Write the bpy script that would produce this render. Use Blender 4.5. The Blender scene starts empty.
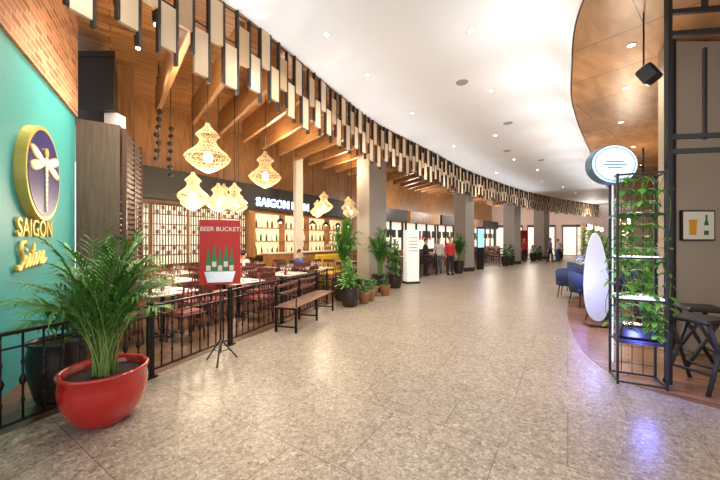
import bpy, bmesh, math, random
from mathutils import Vector, Matrix
random.seed(11)
SC=bpy.context.scene; COL=SC.collection
pi=math.pi
R=random.uniform

# ---------------------------------------------------------------- materials
def nm(name):
    m=bpy.data.materials.new(name); m.use_nodes=True
    return m,m.node_tree.nodes,m.node_tree.links,m.node_tree.nodes['Principled BSDF']
def M(name,col,rough=.5,metal=0,emit=0,ecol=None,vary=.12,scale=6,bump=0,trans=0,coat=0,sub=0):
    m,N,L,B=nm(name)
    B.inputs['Roughness'].default_value=rough; B.inputs['Metallic'].default_value=metal
    tc=N.new('ShaderNodeTexCoord'); no=N.new('ShaderNodeTexNoise'); no.inputs['Scale'].default_value=scale
    no.inputs['Detail'].default_value=4
    L.new(tc.outputs['Object'],no.inputs['Vector'])
    mx=N.new('ShaderNodeMix'); mx.data_type='RGBA'
    mx.inputs[6].default_value=tuple(c*(1-vary) for c in col)+(1,)
    mx.inputs[7].default_value=tuple(min(1,c*(1+vary)) for c in col)+(1,)
    L.new(no.outputs['Fac'],mx.inputs[0]); L.new(mx.outputs[2],B.inputs['Base Color'])
    if bump:
        bp=N.new('ShaderNodeBump'); bp.inputs['Strength'].default_value=bump; bp.inputs['Distance'].default_value=.01
        L.new(no.outputs['Fac'],bp.inputs['Height']); L.new(bp.outputs['Normal'],B.inputs['Normal'])
    if emit:
        B.inputs['Emission Color'].default_value=tuple(ecol or col)+(1,); B.inputs['Emission Strength'].default_value=emit
    if trans: B.inputs['Transmission Weight'].default_value=trans
    if coat: B.inputs['Coat Weight'].default_value=coat
    return m
def wood(name,c1,c2,stretch=(1,12,12),plank=None,rot=(0,0,0),rough=.45,gap=(.05,.02,.01),mort=.006):
    m,N,L,B=nm(name); B.inputs['Roughness'].default_value=rough
    tc=N.new('ShaderNodeTexCoord'); mp=N.new('ShaderNodeMapping'); mp.inputs['Rotation'].default_value=rot
    L.new(tc.outputs['Object'],mp.inputs['Vector'])
    m2=N.new('ShaderNodeMapping'); m2.inputs['Scale'].default_value=stretch; L.new(mp.outputs[0],m2.inputs['Vector'])
    no=N.new('ShaderNodeTexNoise'); no.inputs['Scale'].default_value=1.6; no.inputs['Detail'].default_value=7; no.inputs['Distortion'].default_value=.6
    L.new(m2.outputs[0],no.inputs['Vector'])
    cr=N.new('ShaderNodeValToRGB'); cr.color_ramp.elements[0].position=.3; cr.color_ramp.elements[1].position=.72
    cr.color_ramp.elements[0].color=c1+(1,); cr.color_ramp.elements[1].color=c2+(1,)
    L.new(no.outputs['Fac'],cr.inputs[0]); out=cr.outputs[0]
    if plank:
        b=N.new('ShaderNodeTexBrick'); b.offset=.37; b.inputs['Scale'].default_value=1
        b.inputs['Brick Width'].default_value=plank[0]; b.inputs['Row Height'].default_value=plank[1]
        b.inputs['Mortar Size'].default_value=mort; b.inputs['Color1'].default_value=(.72,.7,.68,1); b.inputs['Color2'].default_value=(1.2,1.17,1.14,1)
        b.inputs['Mortar'].default_value=gap+(1,)
        L.new(mp.outputs[0],b.inputs['Vector'])
        mx=N.new('ShaderNodeMix'); mx.data_type='RGBA'; mx.blend_type='MULTIPLY'; mx.inputs[0].default_value=.85
        L.new(out,mx.inputs[6]); L.new(b.outputs['Color'],mx.inputs[7]); out=mx.outputs[2]
    L.new(out,B.inputs['Base Color'])
    return m
def floor_tile():
    m,N,L,B=nm('stone_tile')
    tc=N.new('ShaderNodeTexCoord'); mp=N.new('ShaderNodeMapping'); mp.inputs['Rotation'].default_value=(0,0,math.radians(33))
    L.new(tc.outputs['Object'],mp.inputs['Vector'])
    b=N.new('ShaderNodeTexBrick'); b.offset=.5; b.inputs['Scale'].default_value=1
    b.inputs['Brick Width'].default_value=.9; b.inputs['Row Height'].default_value=.9; b.inputs['Mortar Size'].default_value=.0035
    b.inputs['Color1'].default_value=(.93,.93,.93,1); b.inputs['Color2'].default_value=(1.05,1.04,1.03,1); b.inputs['Mortar'].default_value=(.42,.39,.36,1)
    L.new(mp.outputs[0],b.inputs['Vector'])
    outs=[]
    for sc,stops in ((70,((0,(.10,.066,.042)),(.14,(.20,.15,.105)),(.45,(.30,.24,.18)),(.8,(.365,.30,.23)),(1,(.62,.55,.45)))),(34,((0,(.13,.095,.065)),(.2,(.24,.19,.14)),(.7,(.33,.27,.205)),(1,(.47,.40,.32))))):
        v=N.new('ShaderNodeTexVoronoi'); v.inputs['Scale'].default_value=sc; v.inputs['Randomness'].default_value=1
        L.new(tc.outputs['Object'],v.inputs['Vector'])
        sep=N.new('ShaderNodeSeparateColor'); L.new(v.outputs['Color'],sep.inputs[0])
        cr=N.new('ShaderNodeValToRGB'); e=cr.color_ramp.elements
        e[0].position=0; e[0].color=stops[0][1]+(1,); e[1].position=1; e[1].color=stops[-1][1]+(1,)
        for p,c in stops[1:-1]: k=e.new(p); k.color=c+(1,)
        L.new(sep.outputs[0],cr.inputs[0]); outs.append(cr.outputs[0])
    no=N.new('ShaderNodeTexNoise'); no.inputs['Scale'].default_value=34; no.inputs['Detail'].default_value=8; no.inputs['Roughness'].default_value=.8
    L.new(tc.outputs['Object'],no.inputs['Vector'])
    mx=N.new('ShaderNodeMix'); mx.data_type='RGBA'
    L.new(no.outputs['Fac'],mx.inputs[0]); L.new(outs[0],mx.inputs[6]); L.new(outs[1],mx.inputs[7])
    m3=N.new('ShaderNodeMix'); m3.data_type='RGBA'; m3.blend_type='MULTIPLY'; m3.inputs[0].default_value=1
    L.new(mx.outputs[2],m3.inputs[6]); L.new(b.outputs['Color'],m3.inputs[7])
    L.new(m3.outputs[2],B.inputs['Base Color'])
    rr=N.new('ShaderNodeMapRange'); rr.inputs[3].default_value=.22; rr.inputs[4].default_value=.46
    L.new(no.outputs['Fac'],rr.inputs[0]); L.new(rr.outputs[0],B.inputs['Roughness'])
    return m
def brick():
    m,N,L,B=nm('brick_wall'); B.inputs['Roughness'].default_value=.8
    tc=N.new('ShaderNodeTexCoord'); sx=N.new('ShaderNodeSeparateXYZ'); cx=N.new('ShaderNodeCombineXYZ')
    L.new(tc.outputs['Object'],sx.inputs[0]); L.new(sx.outputs[0],cx.inputs[0]); L.new(sx.outputs[2],cx.inputs[1])
    b=N.new('ShaderNodeTexBrick'); b.inputs['Scale'].default_value=1; b.inputs['Brick Width'].default_value=.25; b.inputs['Row Height'].default_value=.085
    b.inputs['Mortar Size'].default_value=.009; b.inputs['Color1'].default_value=(.24,.08,.03,1); b.inputs['Color2'].default_value=(.58,.25,.11,1); b.inputs['Mortar'].default_value=(.46,.34,.23,1)
    L.new(cx.outputs[0],b.inputs['Vector']); L.new(b.outputs['Color'],B.inputs['Base Color'])
    bp=N.new('ShaderNodeBump'); bp.inputs['Strength'].default_value=.6; bp.inputs['Distance'].default_value=.01; bp.invert=True
    L.new(b.outputs['Fac'],bp.inputs['Height']); L.new(bp.outputs['Normal'],B.inputs['Normal'])
    return m
TILE=floor_tile(); BRICK=brick()
WHITE=M('white_paint',(.86,.86,.87),.6,vary=.015)
TEAL=M('teal_paint',(.05,.33,.325),.5,vary=.06,scale=2)
BLACK=M('black_metal',(.012,.012,.014),.4,vary=.2)
IRON=M('wrought_iron',(.02,.016,.014),.4,.6,vary=.3)
BLKW=M('black_panel',(.02,.018,.017),.5)
GREYBR=wood('taupe_board',(.065,.042,.028),(.12,.083,.056),(14,14,1),rough=.5)
LOUV=M('louver_wood',(.075,.04,.024),.5)
CEILW=wood('ceiling_plank',(.27,.115,.038),(.50,.26,.10),(1,9,1),plank=(2.4,.22),rot=(0,0,math.radians(-38)),rough=.3)
WALLW=wood('wall_plank',(.25,.11,.036),(.45,.225,.085),(6,6,1),rough=.4)
SOFF=wood('soffit_ply',(.36,.18,.078),(.60,.34,.16),(3,1,1),plank=(2.2,1.1),rot=(0,0,math.radians(50)),rough=.35,mort=.008)
BEAM=wood('beam_wood',(.25,.10,.033),(.46,.23,.085),(1,10,10),rough=.4)
FLW=wood('floor_plank_dark',(.08,.038,.02),(.18,.085,.045),(1,10,1),plank=(1.2,.14),rot=(0,0,math.radians(-50)),rough=.35)
FLR=wood('floor_plank_warm',(.17,.085,.042),(.32,.17,.095),(1,10,1),plank=(1.2,.14),rot=(0,0,math.radians(40)),rough=.35)
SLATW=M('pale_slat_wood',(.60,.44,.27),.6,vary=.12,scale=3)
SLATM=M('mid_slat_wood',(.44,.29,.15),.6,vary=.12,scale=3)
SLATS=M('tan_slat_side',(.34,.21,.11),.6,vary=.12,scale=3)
SLATD=M('dark_slat_rod',(.02,.014,.011),.5)
CHW=wood('chair_wood_dark_red',(.07,.018,.012),(.17,.04,.025),(6,6,1),rough=.35)
TOPW=M('white_table_top',(.78,.74,.68),.3,vary=.03)
SEATR=M('dark_red_leather',(.20,.02,.018),.4)
CHROME=M('chrome',(.7,.7,.7),.15,1,vary=.02)
REDP=M('red_glaze',(.45,.012,.010),.08,coat=.6,vary=.05,scale=1.5)
DARKP=M('dark_glazed_pot',(.03,.022,.018),.25)
TERR=M('terracotta',(.40,.17,.08),.7)
BASK=M('woven_basket',(.36,.22,.11),.8,vary=.4,scale=40)
SOIL=M('soil',(.03,.02,.012),.95,vary=.4,scale=30)
LEAF=M('palm_leaf',(.085,.26,.035),.5,vary=.55,scale=5)
LEAF2=M('broad_leaf',(.035,.17,.03),.4,vary=.6,scale=9)
LEAF3=M('bright_leaf',(.12,.33,.05),.45,vary=.5,scale=9)
STEM=M('stem_green',(.16,.27,.05),.6)
COLG=M('column_plaster',(.34,.31,.275),.7,vary=.08,scale=3)
COLW=M('column_lit_tone',(.7,.64,.55),.7,vary=.05,scale=3)  # pale tone stands in for bright light on the slim dining column
COLB=M('beige_column_board',(.42,.35,.26),.6,vary=.07,scale=2)
RATT=M('rattan',(.86,.68,.42),.6,vary=.2)
BULB=M('bulb_glow',(1,.9,.7),.5,emit=9,ecol=(1,.78,.5))
DOWN=M('downlight_glow',(1,1,1),.5,emit=16,ecol=(1,.95,.88))
NEON=M('neon_glow',(.8,.9,1),.5,emit=2.6,ecol=(.30,.52,1))
BLUEG=M('blue_glow',(.2,.3,1),.5,emit=3.5,ecol=(.25,.35,1))
KGL=M('kitchen_glow',(1,.85,.6),.5,emit=.9,ecol=(1,.62,.32),vary=.35,scale=4)
SHOPG=M('shopfront_glow',(1,.93,.85),.5,emit=.75,ecol=(1,.85,.70),vary=.35,scale=1.5)
PANELG=M('lit_lattice_panel',(1,.9,.7),.5,emit=.55,ecol=(1,.78,.52),vary=.35,scale=7)
SCREENB=M('blue_screen',(.2,.5,1),.4,emit=1.5,ecol=(.2,.4,1),vary=.4,scale=6)
GOLD=M('gold_paint',(.74,.54,.13),.35,.2)
NAVY=M('navy_face',(.022,.022,.15),.35)
CREAM=M('cream_print',(.86,.80,.66),.5,vary=.03)
REDB=M('red_banner_print',(.60,.03,.02),.5,vary=.1)
GREENB=M('green_bottle_glass',(.02,.22,.05),.15,vary=.2)
BROWNB=M('brown_bottle_glass',(.20,.07,.015),.15)
CLEARB=M('clear_bottle_glass',(.75,.75,.70),.1)
GLASS=M('clear_glass',(.95,.97,.97),.03,trans=.95,vary=.01)
PORC=M('porcelain',(.85,.83,.8),.2,vary=.02)
YEL=M('mustard_upholstery',(.62,.44,.04),.6)
NAVC=M('navy_fabric',(.02,.045,.13),.7)
SKIN=M('skin',(.62,.36,.24),.5,vary=.05)
HAIR=M('black_hair',(.012,.009,.008),.4)
SHR=M('red_shirt',(.55,.03,.03),.7); SHK=M('black_cloth',(.02,.02,.024),.8); SHW=M('white_shirt',(.75,.75,.74),.7)
SHG=M('grey_cloth',(.16,.17,.2),.8); SHB=M('blue_cloth',(.05,.1,.3),.8)
SURF=M('white_gloss_glow',(.70,.77,.90),.2,vary=.03,scale=2,emit=.04,ecol=(.6,.7,1))  # faint blue emission put into the board, which is no lamp
SHLIT=M('lit_shelf',(.9,.93,1),.3,emit=.9,ecol=(.75,.82,1))
BENW=wood('bench_wood',(.11,.05,.028),(.24,.12,.07),(1,10,10),rough=.5)
AMBER=M('amber_beer',(.75,.38,.03),.2)

# ---------------------------------------------------------------- geometry
class G:
    def __init__(s): s.v=[];s.f=[];s.m=[];s.s=[]
    def add(s,vs,fs,mat=0,sm=False):
        o=len(s.v); s.v+= [tuple(v) for v in vs]
        for f in fs: s.f.append(tuple(i+o for i in f)); s.m.append(mat); s.s.append(sm)
        return s
    def box(s,c,d,mat=0,rz=0,rot=None,bev=0):
        hx,hy,hz=d[0]/2,d[1]/2,d[2]/2
        mt=Matrix.Rotation(rz,3,'Z') if rot is None else rot
        if bev:
            b=min(bev,hx*.9,hy*.9,hz*.9); vs=[]
            for z,k in((-hz,1),(-hz+b,0),(hz-b,0),(hz,1)):
                a=hx-k*b; e=hy-k*b
                if k: vs+=[(-a+b,-e,z),(a-b,-e,z),(a,-e+b,z),(a,e-b,z),(a-b,e,z),(-a+b,e,z),(-a,e-b,z),(-a,-e+b,z)]
                else: vs+=[(-hx+b,-hy,z),(hx-b,-hy,z),(hx,-hy+b,z),(hx,hy-b,z),(hx-b,hy,z),(-hx+b,hy,z),(-hx,hy-b,z),(-hx,-hy+b,z)]
            fs=[tuple(range(7,-1,-1)),tuple(range(24,32))]
            for r in range(3):
                for i in range(8): j=(i+1)%8; fs.append((r*8+i,r*8+j,r*8+8+j,r*8+8+i))
        else:
            vs=[(x*hx,y*hy,z*hz) for z in(-1,1) for y in(-1,1) for x in(-1,1)]
            fs=[(0,2,3,1),(4,5,7,6),(0,1,5,4),(2,6,7,3),(0,4,6,2),(1,3,7,5)]
        cc=Vector(c)
        return s.add([mt@Vector(v)+cc for v in vs],fs,mat)
    def tube(s,path,r,seg=8,mat=0,sm=True,cap=True,sx=1):
        P=[Vector(p) for p in path]; n=len(P)
        rs=r if isinstance(r,(list,tuple)) else [r]*n
        T=[(P[min(i+1,n-1)]-P[max(i-1,0)]).normalized() for i in range(n)]
        a=Vector((0,0,1)) if abs(T[0].z)<.9 else Vector((1,0,0))
        u=T[0].cross(a).normalized(); vs=[]
        for i in range(n):
            u=(u-T[i]*u.dot(T[i])).normalized(); w=T[i].cross(u)
            for k in range(seg):
                t=2*pi*k/seg; vs.append(P[i]+u*math.cos(t)*rs[i]*sx+w*math.sin(t)*rs[i])
        fs=[]
        for i in range(n-1):
            for k in range(seg): j=(k+1)%seg; fs.append((i*seg+k,i*seg+j,(i+1)*seg+j,(i+1)*seg+k))
        s.add(vs,fs,mat,sm)
        if cap:
            o=len(s.v)-len(vs)
            s.f.append(tuple(o+k for k in range(seg-1,-1,-1))); s.m.append(mat); s.s.append(False)
            s.f.append(tuple(o+(n-1)*seg+k for k in range(seg))); s.m.append(mat); s.s.append(False)
        return s
    def lathe(s,prof,seg=24,mat=0,c=(0,0,0),sm=True):
        vs=[];fs=[]
        for r,z in prof:
            for k in range(seg): t=2*pi*k/seg; vs.append((c[0]+max(r,1e-4)*math.cos(t),c[1]+max(r,1e-4)*math.sin(t),c[2]+z))
        for i in range(len(prof)-1):
            for k in range(seg): j=(k+1)%seg; fs.append((i*seg+k,i*seg+j,(i+1)*seg+j,(i+1)*seg+k))
        return s.add(vs,fs,mat,sm)
    def ell(s,c,r,seg=14,rings=9,mat=0):
        vs=[];fs=[]
        for i in range(rings+1):
            a=-pi/2+pi*i/rings
            for k in range(seg):
                t=2*pi*k/seg; q=max(math.cos(a),1e-3)
                vs.append((c[0]+r[0]*q*math.cos(t),c[1]+r[1]*q*math.sin(t),c[2]+r[2]*math.sin(a)))
        for i in range(rings):
            for k in range(seg): j=(k+1)%seg; fs.append((i*seg+k,i*seg+j,(i+1)*seg+j,(i+1)*seg+k))
        fs.append(tuple(range(seg-1,-1,-1))); fs.append(tuple(rings*seg+k for k in range(seg)))
        return s.add(vs,fs,mat,True)
    def prism(s,pts,a,b,mat=0,plane='xy'):
        n=len(pts)
        if plane=='xy': vs=[(x,y,a) for x,y in pts]+[(x,y,b) for x,y in pts]
        else: vs=[(x,a,z) for x,z in pts]+[(x,b,z) for x,z in pts]
        fs=[tuple(range(n-1,-1,-1)),tuple(range(n,2*n))]+[(i,(i+1)%n,(i+1)%n+n,i+n) for i in range(n)]
        return s.add(vs,fs,mat)
def link(o,parent=None):
    COL.objects.link(o)
    if parent is not None: o.parent=parent
    return o
def mk(name,g,mats,parent=None,loc=(0,0,0),rz=0,label=None,cat=None,kind=None,group=None,rot=None):
    me=bpy.data.meshes.new(name); me.from_pydata(g.v,[],g.f)
    if not isinstance(mats,(list,tuple)): mats=[mats]
    for m in mats: me.materials.append(m)
    me.polygons.foreach_set('material_index',g.m); me.polygons.foreach_set('use_smooth',g.s)
    me.update()
    bm=bmesh.new(); bm.from_mesh(me)
    if len(bm.faces)<6000: bmesh.ops.recalc_face_normals(bm,faces=bm.faces)
    bm.to_mesh(me); bm.free()
    o=bpy.data.objects.new(name,me); link(o,parent); o.location=loc; o.rotation_euler=rot or (0,0,rz)
    tag(o,label,cat,kind,group); return o
def tag(o,label=None,cat=None,kind=None,group=None):
    if label:o['label']=label
    if cat:o['category']=cat
    if kind:o['kind']=kind
    if group:o['group']=group
def root(name,label,cat,loc=(0,0,0),rz=0,group=None):
    o=bpy.data.objects.new(name,None); o.empty_display_size=.1; link(o); o.location=loc; o.rotation_euler=(0,0,rz)
    tag(o,label,cat,None,group); return o
def dup(o,loc,rz=None,label=None,scale=None):
    def cp(x,par):
        n=x.copy(); COL.objects.link(n)
        if par is not None: n.parent=par
        for ch in x.children: cp(ch,n)
        return n
    n=cp(o,None); n.location=loc
    if rz is not None: n.rotation_euler=(0,0,rz)
    if scale: n.scale=(scale,)*3
    if label: n['label']=label
    return n
def text(s,size,mat,parent=None,loc=(0,0,0),rz=0,ext=.008,name='lettering',shear=0,bold=0,tilt=0,spacing=1):
    c=bpy.data.curves.new(name,'FONT'); c.body=s; c.size=size; c.extrude=ext; c.align_x='CENTER'; c.align_y='CENTER'; c.shear=shear; c.offset=bold
    c.space_character=spacing; c.resolution_u=3
    t=bpy.data.objects.new('tmp',c); COL.objects.link(t)
    dg=bpy.context.evaluated_depsgraph_get(); me=bpy.data.meshes.new_from_object(t.evaluated_get(dg))
    bpy.data.objects.remove(t); me.materials.clear(); me.materials.append(mat)
    o=bpy.data.objects.new(name,me); link(o,parent); o.location=loc
    o.rotation_euler=(Matrix.Rotation(rz,3,'Z')@Matrix.Rotation(pi/2,3,'X')@Matrix.Rotation(tilt,3,'Z')).to_euler()
    return o
def catmull(P,n=24):
    P=[Vector(p) for p in P]; P=[2*P[0]-P[1]]+P+[2*P[-1]-P[-2]]; out=[]
    for i in range(1,len(P)-2):
        for k in range(n):
            t=k/n; a,b,c,d=P[i-1:i+3]
            out.append(.5*((2*b)+(c-a)*t+(2*a-5*b+4*c-d)*t*t+(3*b-a-3*c+d)*t**3))
    out.append(P[-2]); return out
def resample(P,st):
    out=[P[0]]; acc=0
    for i in range(1,len(P)):
        seg=(P[i]-P[i-1]); L=seg.length
        while acc+L>=st:
            q=P[i-1]+seg*((st-acc)/seg.length) if seg.length>0 else P[i]
            out.append(q); P[i-1]=q; seg=P[i]-q; L=seg.length; acc=0
        acc+=L
    return out

# ---------------------------------------------------------------- setting
FR=[(-3.2,1.2),(-2.95,2.5),(-2.6,3.4),(-2.2,4.2),(-1.7,4.95),(-1.13,6.1),(-.46,7.5),(.6,9.45),(2.63,12.1),(6.3,16.8),(13.6,24.1),(23.2,31)]
SO=[(2.3,.6),(2.38,2.2),(2.62,3.73),(3.5,5.27),(4.63,6.9),(7.15,9.95),(14,17.9),(26,30)]
fr=catmull(FR); so=catmull(SO)
mk('floor',G().box((9,17,-.1),(50,42,.2)),TILE,kind='structure')
dinf=[(-3.3,1.9),(-2.95,2.6),(-2.47,3.71),(-2.03,4.88),(-1.65,5.6),(-1.0,7.4),(-.4,9.0),(.6,11.2),(2.0,13),(4.6,16),(9.4,21.5),(14.5,27),(14,34),(-.8,17),(-6.5,7.9),(-5,5.6)]
mk('floor',G().prism(dinf,0,.004),FLW,kind='structure')
fb=[(v.x,v.y) for v in catmull([(3.9,2.6),(3.25,3.2),(3.0,3.8),(3.5,5.2),(5.3,8.1),(8.2,11.2),(15,19),(24,28.5)],10)]
mk('floor',G().prism(fb+[(30,27),(30,2.6)],0,.005),FLR,kind='structure')
g=G(); n=len(fr); pts=[(v.x,v.y) for v in fr]
g.prism(pts+[(32,31),(32,-3),(-3.2,-3)],5.0,5.1)
mk('ceiling',g,WHITE,kind='structure')
g=G(); g.prism(pts[::-1]+[(-3.2,-3),(-14,-3),(-14,38),(23.2,38)],5.45,5.5)
mk('ceiling',g,CEILW,kind='structure')
g=G(); vs=[(x,y,4.98) for x,y in pts]+[(x,y,5.46) for x,y in pts]
g.add(vs,[(i,i+1,n+i+1,n+i) for i in range(n-1)])
mk('trim_1',g,WALLW,kind='structure')
g=G(); sp=[(v.x,v.y) for v in so]; g.prism(sp+[(32,30),(32,.6)],4.40,4.46)
mk('ceiling',g,SOFF,kind='structure')
g=G(); rows=[]
for i,v in enumerate(so):
    t=(so[min(i+1,len(so)-1)]-so[max(i-1,0)]).normalized(); nn=Vector((-t.y,t.x))
    for k in range(7):
        a=k/6*pi/2; off=.02+.7*(1-math.cos(a)); z=4.40+.595*math.sin(a)
        rows.append((v.x+nn.x*off,v.y+nn.y*off,z))
fs=[(i*7+k,i*7+k+1,(i+1)*7+k+1,(i+1)*7+k) for i in range(len(so)-1) for k in range(6)]
g.add(rows,fs,0,True); mk('trim_2',g,WHITE,kind='structure')

A=Vector((-3.6,3.2)); Bq=Vector((-4.9,5.5)); th=math.atan2(Bq.y-A.y,Bq.x-A.x)
LW=(Bq-A).length
mk('wall_left',G().box((LW/2-.7,.1,1.86),(LW+1.4,.2,3.72)),TEAL,loc=(A.x,A.y,0),rz=th,kind='structure')
mk('wall_left',G().box((LW/2-.7,.08,4.585),(LW+1.4,.24,1.73)),BRICK,loc=(A.x,A.y,0),rz=th,kind='structure')
p1=Vector((-4.39,5.85));p2=Vector((-4.95,7.1))
mk('wall_left',G().prism([(-4.9,5.52),(-4.39,5.85),(-4.97,7.1),(-5.6,6.9)],0,3.7),GREYBR,kind='structure')
g=G(); t2=math.atan2(p2.y-p1.y,p2.x-p1.x); l2=(p2-p1).length
for i in range(34): g.box((l2/2,-.035,.25+i*.1),(l2-.12,.05,.06),rot=Matrix.Rotation(.5,3,'X'))
for x in(.03,l2/2,l2-.03): g.box((x,-.035,1.85),(.06,.07,3.6))
mk('louver_shutter',g,LOUV,loc=(p1.x+.03,p1.y+.01,0),rz=t2,label='tall dark brown louvered wooden shutter on the partition',cat='shutter')
g=G(); g.prism([(-5.6,5.98),(-4.6,5.98),(-5.15,6.8),(-6.1,6.8)],4.05,5.1)
g.prism([(-5.62,5.95),(-4.56,5.95),(-4.6,6.02),(-5.62,6.02)],5.02,5.12); g.prism([(-5.62,5.95),(-4.56,5.95),(-4.6,6.02),(-5.62,6.02)],4.02,4.1)
mk('ventilation_duct',g,BLKW,label='black boxed duct hanging above the taupe partition',cat='duct')
mk('column',G().box((-4.78,6.25,3.87),(.24,.24,.34)),WHITE,label='short pale post above the partition',cat='column')
mk('wall_left',G().prism([(-5.5,6.9),(-5.0,7.1),(-6.4,7.95),(-6.7,7.7)],0,5.45),WALLW,kind='structure')
W0=Vector((-6.5,7.9)); W1=Vector((-.8,17)); tb=math.atan2(W1.y-W0.y,W1.x-W0.x); LB=(W1-W0).length
def bw(x,y,z=0):
    c,s=math.cos(tb),math.sin(tb); return (W0.x+c*x-s*y,W0.y+s*x+c*y,z)
mk('wall_back',G().box((LB/2,.1,4.475),(LB,.2,1.95)).box((LB/2,.1,1.75),(LB,.2,3.5),1),[WALLW,M('warm_wall',(.22,.12,.06),.6,vary=.4,scale=3)],loc=(W0.x,W0.y,0),rz=tb,kind='structure')
sg=root('sign_fascia','long black fascia board with glowing blue-white lettering','sign',(W0.x,W0.y,0),tb)
mk('fascia_board',G().box((LB/2-.4,-.45,3.12),(LB-1.0,.3,.84),bev=.02),BLKW,sg)
text('SAIGON MON',.42,NEON,sg,(5.75,-.63,2.95),0,.03,bold=.008,spacing=1.05)
def lattice_screen(x):
    r=root('lit_screen','glowing cream lattice screen with dark vertical bars','screen',bw(x,-.12),tb,'lit lattice screens along the dining wall')
    mk('backlit_panel',G().box((0,0,1.75),(.95,.03,1.7)),PANELG,r)
    g=G()
    for i in range(13): g.box((-.46+i*.077,-.04,1.75),(.024,.03,1.7))
    for z in(.9,1.18,1.45,1.75,2.05,2.33,2.6): g.box((0,-.04,z),(.97,.04,.03))
    for i in range(6):
        for z in(1.31,1.90,2.46): g.box((-.38+i*.154,-.045,z+(.06 if i%2 else -.06)),(.075,.02,.10))
    mk('lattice',g,LOUV,r)
for x in(.65,1.7,2.75,3.8): lattice_screen(x)
kb=root('back_bar_shelf','warm glowing open kitchen shelf unit with three boards','shelf',bw(7.4,-.2),tb)
mk('backlit_panel',G().box((0,0.1,1.85),(5.8,.03,1.6)),KGL,kb)
g=G()
for z in(1.05,1.55,2.05,2.6): g.box((0,-.05,z),(5.8,.3,.04))
for x in(-2.9,-1.45,0,1.45,2.9): g.box((x,-.05,1.8),(.05,.3,1.65))
mk('shelf_frame',g,WALLW,kb)
bot=G().lathe([(0,0),(.04,0),(.04,.17),(.036,.2),(.015,.25),(.013,.31),(.016,.315),(0,.315)],10)
bm_=[]
for i,mm in enumerate((GREENB,BROWNB,CLEARB)): bm_.append(mk('bottle',bot,mm))
k=0
for z in(1.07,1.57,2.07):
    for i in range(22):
        x=-2.75+i*.26+R(-.04,.04)
        if min(abs(x-q) for q in(-2.9,-1.45,0,1.45,2.9))<.08: continue
        o=bm_[k%3] if k<3 else bm_[k%3].copy()
        if k>=3: COL.objects.link(o)
        o.location=bw(7.4+x,-.27,z)
        tag(o,('green','brown','clear')[k%3]+' glass bottle standing on the back bar shelf','bottle',None,'bottles on the back bar shelf'); k+=1
kc=root('kitchen_counter','long service counter with pale top and dark wood front','counter',bw(7.4,-.95),tb)
mk('counter_front',G().box((0,0,.55),(5.6,.5,1.1),bev=.01),WALLW,kc)
mk('counter_top',G().box((0,0,1.125),(5.7,.6,.05),bev=.01),TOPW,kc)
for i in range(6):
    x,y,z=bw(5.2+i*.9,-.95,2.25)
    r=root('counter_lamp','small black dome pendant over the service counter','pendant lamp',(x,y,z),0,'black dome pendants over the counter')
    mk('lamp_shade',G().lathe([(.02,.16),(.05,.15),(.11,.08),(.14,0),(.13,0)],16),BLACK,r)
    mk('bulb',G().ell((0,0,.02),(.05,.05,.05),10,6),BULB,r); mk('cord',G().tube([(0,0,.15),(0,0,5.44-z)],.006,5),BLACK,r)
W2=Vector((14,34)); tc_=math.atan2(W2.y-W1.y,W2.x-W1.x); LC=(W2-W1).length
def cw(x,y,z=0):
    c,s=math.cos(tc_),math.sin(tc_); return (W1.x+c*x-s*y,W1.y+s*x+c*y,z)
g=G().box((LC/2,.1,4.3),(LC,.2,2.3)).box((LC/2,.1,1.575),(LC,.2,3.15),1)
mk('wall_back',g,[WALLW,M('pale_warm_wall',(.6,.47,.34),.6,vary=.3,scale=2)],loc=(W1.x,W1.y,0),rz=tc_,kind='structure')
for i,x in enumerate((3.0,7.4,11.8,16.1,20.4)):
    r=root('shopfront',('bright open shopfront under a black header board' if i%2==0 else 'bright shopfront under a wooden header board'),'shopfront',cw(x,-.3),tc_,'shopfronts along the far curve')
    mk('lit_interior',G().box((0,.1,1.55),(4,.05,2.3)),SHOPG,r)
    mk('header_board',G().box((0,-.25,3.1),(4.1,.3,.75),bev=.01),BLKW if i%2==0 else WALLW,r)
    gg=G()
    for q in(-2.0,-.7,.7,2.0): gg.box((q,-.02,1.4),(.09,.12,2.7))
    for q in range(6): gg.box((-1.7+q*.68,-.03,2.0),(.4,.04,.5))
    mk('frame',gg,BLACK,r)
    mk('counter',G().box((0,-.5,.5),(3,.5,1.0),bev=.02),[WALLW,BLKW][i%2],r)
    gg=G()
    for q in range(8): gg.box((-1.3+q*.36,-.02,1.75),(.2,.03,.28))
    mk('menu_board',gg,[KGL,REDB][i%2],r)
mk('wall_back',G().prism([(14,34),(28,31),(28.2,31.3),(14,34.4)],0,5.45),M('pale_pink_wall',(.75,.60,.55),.6,vary=.06),kind='structure')
for i,x in enumerate((15.6,18.6,21.8)):
    y=34-(x-14)*3/14-.12
    r=root('shopfront','bright glazed shopfront on the end wall','shopfront',(x,y,0),-.211,'shopfronts on the end wall')
    mk('lit_interior',G().box((0,0,1.5),(2.5,.05,2.8)),SHOPG,r)
    gg=G()
    for q in(-1.28,0,1.28): gg.box((q,-.05,1.5),(.08,.1,3))
    gg.box((0,-.05,3.03),(2.64,.12,.25))
    mk('frame',gg,GREYBR,r)
rw=[(v.x,v.y) for v in catmull([(5.4,1.5),(5.5,3.5),(6.1,5.6),(9.2,8.2),(13.5,12),(20.5,19),(27,26.5),(28,31)],8)]
g=G(); n=len(rw)
g.add([(x,y,0) for x,y in rw]+[(x,y,4.45) for x,y in rw],[(i,i+1,n+i+1,n+i) for i in range(n-1)])
mk('wall_right',g,wood('right_wall_plank',(.16,.07,.035),(.34,.17,.08),(6,6,1),rough=.5),kind='structure')
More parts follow.
